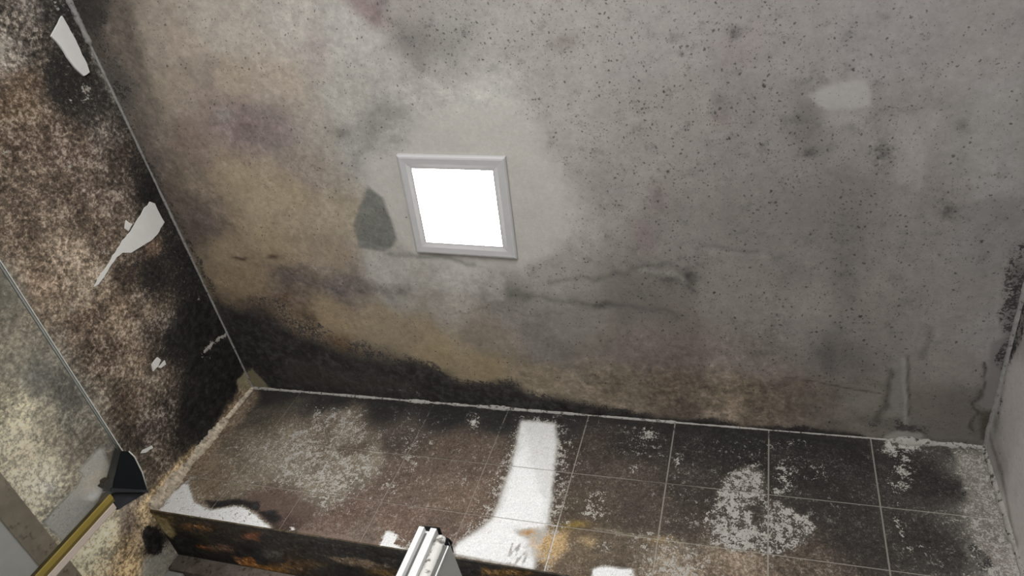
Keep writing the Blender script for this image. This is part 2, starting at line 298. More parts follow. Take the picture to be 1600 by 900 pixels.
_b = dict(mot=.30, spk=0, flk=.05, blk=.1, grn=.32)
STAINS['back'] = dict(default=_b, gain=1.0, mpp=.0015, warp=.8, base=[
    C(420,620,52,48,43,blk=.6,flk=0),C(400,650,78,72,62),C(520,635,52,47,43,blk=.5),C(600,640,46,42,40,blk=.6),C(700,650,42,40,39,blk=.6),C(780,655,44,42,40,blk=.55),
    C(370,690,104,95,81,flk=0.12),C(450,690,118,108,92,flk=0.18),C(540,660,112,102,88,flk=0.18),C(560,720,128,118,103,flk=0.23),C(490,750,128,118,104,flk=0.23),C(400,740,116,106,90,flk=0.16),
    C(330,740,120,106,88,flk=0.12),C(620,690,72,64,58,flk=0.07),C(700,700,86,74,64,flk=0.07),C(750,700,88,76,66,flk=0.09),C(650,760,94,80,69,flk=0.08),C(720,780,98,83,71,flk=0.10),
    C(620,740,92,79,68,flk=0.10),C(430,785,86,68,61,flk=0.06),C(450,810,74,60,54),C(540,800,96,79,69,flk=0.10),C(620,820,102,85,74,flk=0.08),C(500,835,100,84,74),C(680,830,96,81,71,flk=0.06),
    C(560,845,104,92,82),C(880,660,48,44,41,blk=.45),C(930,700,58,51,46),C(890,720,66,57,50,flk=0.12),C(960,750,74,65,57),C(920,800,78,68,58,flk=0.12),C(1000,800,74,66,58,flk=0.06),
    C(900,840,90,78,62,flk=0.06),C(1000,690,46,42,39,flk=0.11),C(1080,690,44,40,38,flk=0.06),C(1090,760,56,51,46,flk=0.09),C(1060,820,66,59,52,flk=0.09),C(1150,690,40,38,36,flk=0.09,blk=.4),
    C(960,860,92,82,68,flk=0.06),C(1050,880,128,116,100,flk=0.18,mot=.5),C(1150,880,120,106,90,flk=0.12,mot=.5),C(1250,880,86,76,66,mot=.5),C(870,885,96,84,70),
    C(1180,700,42,40,37,flk=0.09),C(1250,720,46,43,40,flk=0.09),C(1320,720,44,41,39),C(1300,790,50,46,43,flk=0.07),C(1340,850,54,49,45,flk=0.03),C(1250,690,40,38,36,blk=.4),
    C(1430,730,48,45,42,flk=0.06),C(1480,760,44,42,39,flk=0),C(1440,840,52,48,44,flk=0.05),C(1490,860,50,46,43,flk=0.07),C(1500,710,46,43,40),C(1520,720,130,125,118,flk=0.18,blk=0),
    C(1560,800,128,123,116,flk=0.21,blk=0),C(1540,870,110,105,98,flk=0.21,blk=.1),C(1590,880,140,136,130,flk=0.30,blk=0)],
  ops=[
    ('line',[(400,612),(660,632),(850,648),(1100,672),(1200,682),(1350,698)],16,22,dict(blk=.72,flk=0),.85),
    ('line',[(1240,712),(1250,712)],1,1,dict(),0),
    ('poly',[(455,680),(500,640),(548,640),(560,665),(580,690),(590,725),(586,748),(560,765),(530,790),(500,798),(490,775),(470,765),(440,755),(420,720)],0,34,dict(flk=.46,rgb=(120,110,96)),.9),
    ('poly',[(480,655),(530,650),(520,690),(500,720),(490,740),(478,745),(490,700)],0,16,dict(flk=.22,rgb=(96,82,68)),.5),
    ('poly',[(525,695),(545,690),(590,690),(570,708),(530,715)],0,10,dict(flk=.05,rgb=(80,66,56)),.7),
    ('blob',[(430,720)],60,34,dict(flk=.33,rgb=(132,124,108)),.6),('blob',[(455,735)],40,20,dict(flk=.42),.5),
    ('poly',[(385,768),(450,775),(490,790),(480,812),(410,805),(395,790)],0,10,dict(flk=0,rgb=(92,77,68),mot=.2,grn=.08),.8),
    ('poly',[(322,780),(372,779),(398,786),(402,800),(430,800),(440,812),(425,822),(398,800),(372,792),(330,790)],0,8,dict(blk=.9,flk=0,rgb=(30,26,25)),.9),
    ('poly',[(462,828),(560,838),(600,838),(600,856),(470,838)],0,10,dict(rgb=(116,100,90),flk=0,mot=.12,grn=.1),.8),
    ('blob',[(640,716)],12,12,dict(flk=.52),.9),('blob',[(610,765)],8,10,dict(flk=.5),.8),('blob',[(640,680)],40,30,dict(flk=.24),.6),('blob',[(740,656)],9,10,dict(flk=.75,blk=0),.95),
    ('line',[(540,775),(600,784),(650,790)],2,3,dict(flk=.6),.6),
    # clean white strip where paint came off the tiles
    ('poly',[(812,656),(840,658),(868,661),(872,690),(868,740),(862,790),(856,825),(846,850),(836,893),(790,882),(710,868),(706,858),(714,845),(740,830),(765,812),(775,790),(783,765),(797,730),(806,690)],-2,10,dict(flk=1.15,blk=0,rgb=(200,198,194),mot=.03,grn=.03),1,1),
    ('poly',[(812,656),(868,661),(882,690),(880,740),(884,790),(872,830),(860,860),(840,880),(850,780)],6,26,dict(flk=.62,blk=0),.55),
    ('poly',[(806,680),(785,730),(768,780),(745,815),(706,852),(760,826),(790,780),(812,700)],4,22,dict(flk=.60,blk=0),.6),
    ('line',[(800,850),(795,870),(812,850),(806,880),(822,862),(818,885)],2,4,dict(rgb=(110,106,100),flk=.25),.8,1),
    ('poly',[(800,828),(850,828),(885,835),(880,858),(860,880),(835,868),(820,845)],0,20,dict(rgb=(198,166,118),flk=.3,blk=0,mot=.3),.7),
    ('blob',[(822,834)],14,5,dict(rgb=(168,120,62),flk=0),.7),('blob',[(895,824)],26,5,dict(rgb=(128,108,52),flk=0),.8),('blob',[(915,848)],14,5,dict(rgb=(170,148,112),flk=.2),.6),
    ('blob',[(860,870)],14,18,dict(flk=.42),.6),
    ('line',[(930,828),(975,834),(1030,840),(1068,848)],4,5,dict(rgb=(140,130,112),flk=.4),.7),('blob',[(1028,840)],20,6,dict(rgb=(140,116,78)),.6),
    ('poly',[(995,835),(1060,845),(1085,860),(1085,900),(1000,900),(1010,870)],0,26,dict(flk=.42,blk=0),.7),
    ('blob',[(1060,885)],40,16,dict(flk=.55,blk=0),.7),
    ('poly',[(926,888),(944,884),(988,889),(990,905),(926,905)],0,5,dict(flk=1.1,blk=0,rgb=(200,198,194)),1,1),('blob',[(943,853)],8,6,dict(flk=.8),.8),
    ('poly',[(915,800),(920,780),(940,765),(948,775),(938,800),(935,815),(918,812)],0,12,dict(flk=.48),.9),
    ('poly',[(1140,735),(1165,724),(1185,730),(1198,760),(1200,790),(1215,782),(1235,790),(1262,805),(1286,828),(1270,850),(1210,868),(1150,862),(1108,852),(1098,822),(1112,800),(1116,765)],-3,10,dict(flk=.54,blk=0,rgb=(86,80,72)),1),
    ('poly',[(1165,785),(1195,775),(1200,800),(1190,830),(1170,815)],-2,10,dict(flk=.0,rgb=(52,47,43)),.85),
    ('poly',[(1208,732),(1228,722),(1238,745),(1232,775),(1210,785)],0,10,dict(flk=.46),.9),('blob',[(1283,735)],9,12,dict(flk=.5),.8),
    ('blob',[(1060,722)],5,9,dict(flk=.6),.9),('blob',[(1010,680)],10,8,dict(flk=.42),.9),('blob',[(990,735)],5,6,dict(flk=.5),.8),('blob',[(1105,812)],6,8,dict(flk=.6),.8),
    ('poly',[(1375,697),(1432,700),(1432,715),(1428,760),(1408,768),(1398,745),(1380,740),(1400,725)],-2,10,dict(flk=.50,blk=0),.95),
    ('poly',[(1402,700),(1415,718),(1425,700)],0,6,dict(flk=.15),.5),
    ('poly',[(1398,805),(1408,808),(1412,845),(1404,842)],0,7,dict(flk=.55),.9),('poly',[(1390,745),(1404,765),(1408,790),(1396,780)],0,7,dict(flk=.45),.8),
    ('poly',[(1490,700),(1540,702),(1600,900),(1600,910),(1545,910),(1520,860),(1512,820),(1505,760)],-3,14,dict(flk=.42,blk=0,rgb=(128,122,114),mot=.2),.85),
    ('poly',[(1515,845),(1545,860),(1555,885),(1545,900),(1525,895)],0,10,dict(blk=.7,flk=.1),.85),('blob',[(1512,770)],8,8,dict(blk=.7,flk=.1),.8),('blob',[(1548,780)],8,10,dict(blk=.5),.8),
    ('blob',[(1430,860)],20,14,dict(flk=.22),.7),
    ('poly',[(292,752),(300,768),(304,784),(330,796),(375,790),(394,800),(424,826),(416,833),(330,818),(244,801),(262,770)],0,7,dict(flk=1.0,blk=0,rgb=(160,152,138)),1,1),
    ('poly',[(603,828),(622,834),(616,850),(640,858),(642,864),(590,856)],0,5,dict(flk=1.1,blk=0),1,1),('poly',[(616,836),(640,848),(645,862),(620,850)],0,8,dict(flk=.45),.8),
    ('blob',[(459,828)],5,5,dict(flk=1.1,blk=0),1),
    ('line',[(240,802),(420,832),(600,856),(640,862)],1,5,dict(flk=.25,rgb=(104,92,80)),.4),
    ('poly',[(398,608),(330,690),(245,795),(262,775),(300,740),(340,700),(405,620)],2,18,dict(rgb=(118,102,84),blk=0,flk=.12,mot=.4),.85)])

_r = dict(mot=.05, spk=.12, flk=0, blk=0, grn=.03)
STAINS['right'] = dict(default=_r, gain=3.1, opgain=2.0, mpp=.0015, base=[
    C(1590,600,122,118,116),C(1570,680,120,116,114,spk=.3),C(1590,750,128,124,122),C(1590,820,128,124,122),C(1595,520,104,100,97,spk=.3),C(1560,720,104,100,98,spk=.4)],
  ops=[('line',[(1600,420),(1590,480),(1577,560),(1560,650)],10,14,dict(blk=.5,mul=.6),.8),
       ('poly',[(1600,400),(1590,450),(1580,560),(1592,540),(1600,510)],2,16,dict(blk=.75,mul=.5),.9),
       ('line',[(1545,680),(1565,750),(1592,850)],9,16,dict(rgb=(70,66,60),spk=.8),.7),
       ('blob',[(1556,665)],8,18,dict(rgb=(70,68,58),mot=.2),.6)])

_s = dict(mot=.5, spk=0, flk=0, blk=.4, grn=.15)
STAINS['soffit'] = dict(default=_s, gain=1.25, opgain=1.3, mpp=.0016, warp=1.3, base=[
    C(250,808,88,76,52,blk=.15),C(300,825,62,55,46),C(360,835,60,52,46),C(430,845,58,54,50),C(520,862,56,52,48),C(600,875,50,46,42),C(300,850,30,27,25,blk=.8),C(380,860,28,26,25,blk=.8),
    C(450,870,56,44,32),C(540,885,40,36,34,blk=.6),C(620,895,36,33,31),C(760,885,44,40,36),C(830,895,44,40,36)],
  ops=[('poly',[(236,803),(262,812),(276,835),(268,842),(250,825)],0,6,dict(rgb=(150,135,98),blk=0,mot=.4),.9,1),
       ('line',[(235,801),(400,829),(650,866),(860,898)],8,9,dict(rgb=(52,48,44),blk=0,mot=.15,grn=.05),.8),
       ('blob',[(310,825)],18,5,dict(rgb=(150,104,58),blk=.3,mot=.9),.95),('blob',[(318,855)],9,4,dict(rgb=(150,88,44),blk=.3,mot=.9),.95),('blob',[(345,855)],20,7,dict(rgb=(130,100,82),blk=.3,mot=.8),.9),
       ('blob',[(388,835)],14,4,dict(rgb=(140,88,58),blk=0),.8),('poly',[(362,868),(392,868),(405,885),(370,882)],0,8,dict(rgb=(146,98,50),blk=.28,mot=.9),.95),
       ('blob',[(420,888)],40,7,dict(rgb=(130,92,42),blk=0),.8),('poly',[(500,865),(560,872),(610,884),(580,888),(520,876)],0,10,dict(rgb=(120,102,84),blk=.2,mot=.6),.85),
       ('blob',[(420,865)],20,7,dict(rgb=(82,82,80),blk=0),.6),('blob',[(480,880)],30,6,dict(rgb=(84,66,44),blk=0),.7),('blob',[(600,895)],24,6,dict(rgb=(110,84,44),blk=0),.8),
       ('poly',[(750,890),(800,892),(840,900),(760,905)],0,8,dict(rgb=(130,98,54),blk=.3,mot=.9),.8)])

GROUT_OPS = [('poly',[(200,560),(770,600),(800,700),(760,900),(200,900)],0,60,dict(grn=.30),1),
    ('poly',[(800,650),(870,650),(870,900),(780,900)],0,10,dict(grn=.05,flk=.9,rgb=(170,168,164)),.8),
    ('line',[(1090,760),(960,742)],6,10,dict(grn=.12),.8)]
STAINS['back']['ops'] += [('poly',[(1388,684),(1440,688),(1438,704),(1400,700),(1392,712),(1380,700)],0,5,dict(flk=.62,blk=0,rgb=(96,92,86)),1,1),
    ('blob',[(1190,845)],20,24,dict(flk=.5),.6),
    ('line',[(860,652),(900,656),(960,664),(1020,670)],3,8,dict(flk=.4,blk=.1),.5),('blob',[(1010,676)],10,9,dict(flk=.5,blk=0),.8),('blob',[(1235,694)],30,5,dict(flk=.4,blk=0),.6)]
STAINS['ceiling']['ops'] += [('poly',[(1384,682),(1402,674),(1440,676),(1444,690),(1384,686)],0,5,dict(rgb=(134,130,124),blk=0,spk=0,mot=.05),1,1),
    ('line',[(1440,682),(1490,684),(1530,688)],4,4,dict(rgb=(88,84,78),blk=.1),.7)]

STAINS['ceiling']['ops'] += [('poly',[(395,470),(450,470),(500,505),(540,540),(500,545),(440,520),(400,500)],4,34,dict(blk=.34,mot=.55),.8),
    ('line',[(520,540),(580,566),(650,560),(730,592),(830,610),(940,636)],10,26,dict(blk=.36),.35)]

STAINS['ceiling']['ops'] += [('line',[(800,630),(900,640),(1000,652),(1100,664),(1200,674),(1340,686)],17,14,dict(blk=.92,mul=.45),.95),
    ('line',[(650,612),(760,624),(850,634)],16,20,dict(blk=.8),.5),
    ('blob',[(1310,470)],40,110,dict(spk=1.6),.6),('blob',[(1300,530)],90,50,dict(spk=1.5),.6),('blob',[(1240,210)],50,46,dict(spk=2.2),.7),('blob',[(1375,220)],18,70,dict(spk=2.0),.7),
    ('blob',[(1480,330)],40,40,dict(spk=1.8),.7),('blob',[(1100,200)],120,60,dict(spk=1.4),.5),('blob',[(690,40)],60,40,dict(spk=1.7),.7),('blob',[(1170,45)],50,40,dict(spk=1.8),.6),
    ('blob',[(1050,440)],60,30,dict(spk=1.9),.7),('blob',[(1100,400)],90,24,dict(spk=1.5),.6),('blob',[(1560,250)],34,90,dict(spk=1.0),.5),('blob',[(880,70)],50,26,dict(spk=1.8),.6),
    ('blob',[(1420,480)],60,50,dict(rgb=(120,115,110)),.5),('blob',[(1230,520)],60,40,dict(rgb=(116,111,106)),.5)]
for _i, _o in enumerate(STAINS['ceiling']['ops']):
    if _o[0] == 'blob' and _o[1][0][0] > 850 and 'rgb' in _o[4] and _o[2] <= 22 and max(_o[4]['rgb']) < 80:
        STAINS['ceiling']['ops'][_i] = _o[:4] + (dict(_o[4], spk=3.0, mot=.6),) + (.62,)

_b2 = []
for _x, _y, _c2, _k in STAINS['ceiling']['base']:      # lower right painted paler to offset the light falling off there
    if _x > 1050 and _y > 440: _c2 = tuple(min(255, v * 1.13) for v in _c2)
    _b2.append((_x, _y, _c2, _k))
STAINS['ceiling']['base'] = _b2


def paint_mesh(me, s):
    n = len(me.vertices); co = np.empty(n * 3); me.vertices.foreach_get('co', co); co = co.reshape(-1, 3)
    _, _, i, j = SURF[s]
    f = field(s, co[:, i], co[:, j])
    a = me.color_attributes.new('stain', 'FLOAT_COLOR', 'POINT')
    a.data.foreach_set('color', np.clip(f[:, :4], 0, 1).astype(np.float32).ravel())
    b = me.color_attributes.new('marks', 'FLOAT_COLOR', 'POINT')
    b.data.foreach_set('color', np.clip(f[:, 4:8], 0, 1.5).astype(np.float32).ravel())

# ------------------------------------------------------------------ materials
def new_mat(name):
    m = bpy.data.materials.new(name); m.use_nodes = True
    return m, m.node_tree, m.node_tree.nodes['Principled BSDF']

class NT:
    def __init__(s, nt): s.nt = nt
    def n(s, t, **k):
        x = s.nt.nodes.new(t)
        for a, b in k.items(): setattr(x, a, b)
        return x
    def put(s, sock, v):
        if hasattr(v, 'is_output'): s.nt.links.new(v, sock)
        elif v is not None: sock.default_value = v
    def m(s, op, a, b=None, c=None, clamp=False):
        x = s.n('ShaderNodeMath', operation=op, use_clamp=clamp)
        s.put(x.inputs[0], a); s.put(x.inputs[1], b); s.put(x.inputs[2], c)
        return x.outputs[0]
    def noise(s, vec, scale, detail=3, rough=.6, dist=0):
        x = s.n('ShaderNodeTexNoise'); s.put(x.inputs['Vector'], vec)
        x.inputs['Scale'].default_value = scale; x.inputs['Detail'].default_value = detail
        x.inputs['Roughness'].default_value = rough; x.inputs['Distortion'].default_value = dist
        return x.outputs['Fac']
    def step(s, x, a, b):
        r = s.n('ShaderNodeMapRange', interpolation_type='SMOOTHSTEP')
        s.put(r.inputs[0], x); s.put(r.inputs[1], a); s.put(r.inputs[2], b)
        return r.outputs[0]
    def mix(s, f, a, b, mode='MIX'):
        x = s.n('ShaderNodeMix', data_type='RGBA', blend_type=mode)
        s.put(x.inputs[0], f); s.put(x.inputs[6], a); s.put(x.inputs[7], b)
        return x.outputs[2]
    def spots(s, vec, scale, dens, size):
        v = s.n('ShaderNodeTexVoronoi', feature='F1'); s.put(v.inputs['Vector'], vec)
        v.inputs['Scale'].default_value = scale
        c = s.n('ShaderNodeSeparateColor'); s.nt.links.new(v.outputs['Color'], c.inputs[0])
        r = s.m('MULTIPLY', s.m('ADD', s.m('MULTIPLY', s.m('POWER', c.outputs[1], 2.0), .75), .25), size)
        return s.m('MULTIPLY', s.step(s.m('SUBTRACT', r, v.outputs['Distance']), -.06, .10), s.m('LESS_THAN', c.outputs[0], dens))

def mould_material(name, flake=(.70, .69, .66), black=(.010, .0095, .009), fine=1.0, spotfac=.25, rough=.85,
                   lift=0.0, flk_amp=(.9, .5), bump=.25, MOT=(9, 6, 4), kb_amp=(2.2, 1.6, 1.2)):
    m, nt, b = new_mat(name); t = NT(nt)
    pos = t.n('ShaderNodeNewGeometry').outputs['Position']
    A = t.n('ShaderNodeVertexColor', layer_name='stain'); B = t.n('ShaderNodeVertexColor', layer_name='marks')
    sp = t.n('ShaderNodeSeparateColor'); nt.links.new(B.outputs[0], sp.inputs[0])
    mot, spk, flk, blk, grn = A.outputs[1], sp.outputs[0], sp.outputs[1], sp.outputs[2], B.outputs[1]
    nb = t.m('SUBTRACT', t.noise(pos, 14, 4, .6), .5)
    nm = t.m('SUBTRACT', t.noise(pos, 55 * fine, 5, .68, .4), .5)
    nf = t.m('SUBTRACT', t.noise(pos, 230 * fine, 3, .7), .5)
    # brown mottling, log contrast
    nl = t.m('SUBTRACT', t.noise(pos, 105 * fine, 4, .75, .3), .5)
    e = t.m('MULTIPLY', t.m('ADD', t.m('MULTIPLY', nl, MOT[0]), t.m('ADD', t.m('MULTIPLY', nm, MOT[1]), t.m('MULTIPLY', nb, MOT[2]))), mot)
    e = t.m('ADD', e, t.m('MULTIPLY', t.m('MULTIPLY', nf, 11.0), grn))
    fac = t.m('POWER', 2.0, e)
    col = t.n('ShaderNodeVectorMath', operation='SCALE'); nt.links.new(A.outputs[0], col.inputs[0]); nt.links.new(fac, col.inputs['Scale'])
    c = col.outputs[0]
    c = t.mix(t.m('MULTIPLY', t.step(e, .25, 2.2), .6), c, (.47, .43, .37, 1))
    if lift:
        c = t.mix(grn, c, (.40, .37, .31, 1))
    # soft grey bloom around mould plus black spots of three sizes
    n40 = t.m('SUBTRACT', t.noise(pos, 34, 3, .65), .5)
    clus = t.m('ADD', spk, t.m('MULTIPLY', t.m('ADD', t.m('MULTIPLY', nb, 3.4), t.m('MULTIPLY', n40, 5.5)), t.m('ADD', t.m('MULTIPLY', spk, .6), .12)))
    clus = t.m('MULTIPLY', t.m('MAXIMUM', clus, 0.0), t.step(spk, .0, .12))
    nv = t.n('ShaderNodeTexNoise'); nt.links.new(pos, nv.inputs['Vector']); nv.inputs['Scale'].default_value = 170; nv.inputs['Detail'].default_value = 2
    wv = t.n('ShaderNodeVectorMath', operation='MULTIPLY_ADD'); nt.links.new(nv.outputs['Color'], wv.inputs[0]); wv.inputs[1].default_value = (.008, .008, .008); nt.links.new(pos, wv.inputs[2])
    posw = wv.outputs[0]
    s1 = t.spots(posw, 66, t.m('MULTIPLY', t.m('POWER', clus, 2.0), .20), .24)
    s2 = t.spots(posw, 135, t.m('MULTIPLY', clus, .85), .33)
    s3 = t.spots(posw, 280, t.m('MULTIPLY', clus, 1.2), .40)
    halo = t.step(t.m('ADD', n40, t.m('MULTIPLY', nf, .5)), .02, .30)
    halo = t.m('MULTIPLY', t.m('MULTIPLY', halo, clus, clamp=True), .34)
    c = t.mix(halo, c, (.085, .08, .074, 1))
    dk = t.m('MAXIMUM', t.m('MAXIMUM', t.m('MULTIPLY', s1, .82), t.m('MULTIPLY', s2, .68)), t.m('MULTIPLY', s3, .5))
    c = t.mix(dk, c, (.028, .025, .022, 1))
    # solid black mould with ragged edge
    kb = t.m('ADD', blk, t.m('ADD', t.m('MULTIPLY', nm, kb_amp[0]), t.m('ADD', t.m('MULTIPLY', nf, kb_amp[1]), t.m('MULTIPLY', nb, kb_amp[2]))))
    kb = t.m('MULTIPLY', t.step(kb, .42, .62), t.step(blk, .02, .2))
    bl = t.mix(t.step(nm, -.12, .2), (*black, 1), (*[x * 3.4 for x in black], 1))
    c = t.mix(t.m('MULTIPLY', kb, .93), c, bl)
    # paint that has flaked through to white, grains at the rim
    vor = t.n('ShaderNodeTexVoronoi', feature='F1'); nt.links.new(pos, vor.inputs['Vector']); vor.inputs['Scale'].default_value = 170 * fine
    gr = t.m('SUBTRACT', .42, vor.outputs['Distance'])
    kf = t.m('ADD', flk, t.m('ADD', t.m('MULTIPLY', gr, flk_amp[0]), t.m('ADD', t.m('MULTIPLY', nm, flk_amp[1] * 2), t.m('MULTIPLY', nf, flk_amp[1]))))
    kf = t.m('MULTIPLY', t.step(kf, .42, .55), t.step(flk, .02, .15))
    full = t.step(flk, .5, 1.05)
    fc = t.mix(full, (flake[0] * .50, flake[1] * .475, flake[2] * .43, 1), (*flake, 1))
    fd = t.m('MULTIPLY', t.m('POWER', 2.0, t.m('MULTIPLY', nf, 1.4)), 1.0)
    fs = t.n('ShaderNodeVectorMath', operation='SCALE'); nt.links.new(fc, fs.inputs[0]); nt.links.new(fd, fs.inputs['Scale'])
    c = t.mix(kf, c, fs.outputs[0])
    # stray mould dots on the bare paint
    dots = t.spots(pos, 210, t.m('MULTIPLY', kf, .06), .5)
    c = t.mix(t.m('MULTIPLY', dots, .5), c, (.08, .075, .07, 1))
    nt.links.new(c, b.inputs['Base Color'])
    b.inputs['Roughness'].default_value = rough
    b.inputs['Specular IOR Level'].default_value = .25
    bp = t.n('ShaderNodeBump'); bp.inputs['Strength'].default_value = bump; bp.inputs['Distance'].default_value = .0015
    h = t.m('ADD', t.m('MULTIPLY', nf, .6), t.m('ADD', t.m('MULTIPLY', kf, .8), t.m('MULTIPLY', nm, .7)))
    nt.links.new(h, bp.inputs['Height']); nt.links.new(bp.outputs[0], b.inputs['Normal'])
    return m

def plain(name, col, rough=.5, metal=0, var=.15, scale=60, dirt=None, bump=0, spec=.5, dirt_thr=(.5, .62), dirt_scale=90):
    m, nt, b = new_mat(name); t = NT(nt)
    pos = t.n('ShaderNodeNewGeometry').outputs['Position']
    n = t.m('SUBTRACT', t.noise(pos, scale, 4, .65), .5)
    s = t.n('ShaderNodeVectorMath', operation='SCALE'); s.inputs[0].default_value = col
    nt.links.new(t.m('POWER', 2.0, t.m('MULTIPLY', n, var * 10)), s.inputs['Scale'])
    c = s.outputs[0]
    if dirt:
        c = t.mix(t.step(t.noise(pos, dirt_scale, 5, .7), *dirt_thr), c, (*dirt, 1))
    nt.links.new(c, b.inputs['Base Color'])
    b.inputs['Roughness'].default_value = rough; b.inputs['Metallic'].default_value = metal
    b.inputs['Specular IOR Level'].default_value = spec
    if bump:
        bp = t.n('ShaderNodeBump'); bp.inputs['Strength'].default_value = bump; bp.inputs['Distance'].default_value = .001
        nt.links.new(n, bp.inputs['Height']); nt.links.new(bp.outputs[0], b.inputs['Normal'])
    return m

M_CEIL = mould_material('mouldy_ceiling_paint', flake=(.56, .545, .52), black=(.017, .0155, .015), bump=.15, flk_amp=(.15, .6), kb_amp=(3.6, 3.4, 2.6), MOT=(6, 8, 7))
M_LEFT = mould_material('mouldy_plaster', flake=(.76, .75, .72), fine=1.0, flk_amp=(.25, 1.3), MOT=(20, 11, 12), bump=.5)
M_TILE = mould_material('mouldy_painted_tile', flake=(.73, .73, .72), fine=1.5, flk_amp=(.6, 1.5), bump=.4, MOT=(10, 6, 5))
M_GROUT = mould_material('tile_grout', flake=(.66, .65, .62), fine=1.2, lift=.5, bump=.1)
M_RIGHT = mould_material('right_wall_paint', flake=(.6, .59, .57), bump=.12)
M_SOFF = mould_material('rusty_soffit', flake=(.4, .36, .3), fine=.8, bump=.6, MOT=(10, 10, 4), kb_amp=(2.6, 1.2, 1.0))
M_CAULK = plain('old_caulk', (.30, .28, .24), .7, var=.16, scale=120, dirt=(.035, .032, .028), dirt_thr=(.53, .62), bump=.5)
M_CAULK_BACK = plain('grey_caulk', (.33, .31, .28), .7, var=.2, scale=90, dirt=(.05, .046, .04), dirt_thr=(.52, .62), bump=.5)
M_CAULK_THIN = plain('thin_caulk', (.26, .25, .235), .6, var=.15, scale=100, dirt=(.03, .028, .026), dirt_thr=(.56, .66))
M_CORNER = plain('crumbling_corner_filler', (.50, .43, .33), .9, var=.35, scale=70, dirt=(.16, .12, .085), dirt_thr=(.53, .68), bump=1)
M_FLAKE = plain('torn_white_paint', (.76, .75, .72), .8, var=.03, scale=30, dirt=(.35, .33, .3), dirt_thr=(.68, .8), bump=.3)
M_FRAME = plain('lamp_frame_plastic', (.46, .45, .445), .5, var=.02)
M_LOWER = plain('lower_wall_paint', (.58, .59, .58), .6, var=.05, scale=12)
M_TRIM = plain('mouldy_border_trim', (.33, .28, .215), .6, var=.16, scale=26, dirt=(.07, .055, .042), dirt_thr=(.55, .72), dirt_scale=38, bump=.3)
M_TIMBER = plain('weathered_window_timber', (.13, .105, .085), .8, var=.25, scale=30, dirt=(.03, .025, .02), dirt_thr=(.52, .66), bump=.8)
M_FLOOR = plain('pale_floor_vinyl', (.62, .61, .58), .5, var=.04)
M_ALU = plain('white_aluminium', (.74, .74, .73), .38, 0, var=.02, scale=30, spec=.6)
M_ALU_GREY = plain('grey_aluminium', (.105, .105, .095), .5, 0, var=.04, scale=30)
M_TUBE = plain('dirty_white_tube', (.62, .61, .57), .5, var=.06, scale=60, dirt=(.13, .12, .105), dirt_thr=(.50, .64), dirt_scale=70)
M_BLACK = plain('black_plastic', (.005, .006, .007), .5, var=.05, spec=.12)
M_BLACK2 = plain('scuffed_black_plastic', (.022, .023, .027), .5, var=.25, scale=40, spec=.2)
M_YELLOW = plain('yellow_seal_strip', (.21, .155, .03), .42, var=.06, scale=14)
M_YELLOW2 = plain('dark_yellow_groove', (.11, .08, .016), .45, var=.06, scale=14)
M_BEIGE = plain('pinkish_beige_strip', (.42, .355, .30), .5, var=.04, scale=14)
M_CREAM = plain('recess_plaster', (.34, .30, .22), .9, var=.2, scale=30, dirt=(.08, .065, .04), dirt_thr=(.5, .68), bump=.6)
M_REVEAL = plain('pale_reveal_paint', (.33, .34, .32), .7, var=.08, scale=16, dirt=(.08, .075, .06), dirt_thr=(.58, .72))

def emit_mat():
    m, nt, b = new_mat('lit_diffuser')
    b.inputs['Base Color'].default_value = (.8, .8, .8, 1)
    b.inputs['Emission Color'].default_value = (1, .99, .975, 1)
    b.inputs['Emission Strength'].default_value = PANEL_EMIT
    return m
M_EMIT = emit_mat()

def glass_mat(name, tint, haze):
    m = bpy.data.materials.new(name); m.use_nodes = True; nt = m.node_tree; t = NT(nt)
    nt.nodes.remove(nt.nodes['Principled BSDF'])
    out = [n for n in nt.nodes if n.type == 'OUTPUT_MATERIAL'][0]
    tr = t.n('ShaderNodeBsdfTransparent'); tr.inputs[0].default_value = (*tint, 1)
    gl = t.n('ShaderNodeBsdfGlossy'); gl.inputs['Roughness'].default_value = .06
    df = t.n('ShaderNodeBsdfDiffuse'); df.inputs[0].default_value = (.42, .44, .40, 1)
    pos = t.n('ShaderNodeNewGeometry').outputs['Position']
    hz = t.m('MULTIPLY', t.step(t.noise(pos, 6, 4, .6), .25, .75), haze)
    m1 = t.n('ShaderNodeMixShader'); nt.links.new(hz, m1.inputs[0]); nt.links.new(tr.outputs[0], m1.inputs[1]); nt.links.new(df.outputs[0], m1.inputs[2])
    fr = t.n('ShaderNodeFresnel'); fr.inputs[0].default_value = 1.45
    m2 = t.n('ShaderNodeMixShader'); nt.links.new(fr.outputs[0], m2.inputs[0]); nt.links.new(m1.outputs[0], m2.inputs[1]); nt.links.new(gl.outputs[0], m2.inputs[2])
    nt.links.new(m2.outputs[0], out.inputs[0])
    return m
M_GLASS = glass_mat('hazy_shower_glass', (.99, .995, .99), .05)
M_GEDGE = plain('glass_cut_edge', (.40, .40, .36), .3, var=.03)

# ------------------------------------------------------------------ object helpers
def link(name, me, mat, parent=None):
    o = bpy.data.objects.new(name, me); COL.objects.link(o)
    if mat and not me.materials: me.materials.append(mat)
    if parent: o.parent = parent
    return o

def struct(o):
    o['kind'] = 'structure'; return o

def tag(o, label, cat, group=None):
    o['label'] = label; o['category'] = cat
    if group: o['group'] = group
    return o

def empty(name, loc=(0, 0, 0)):
    o = bpy.data.objects.new(name, None); COL.objects.link(o); o.location = loc
    o.empty_display_size = .05
    return o

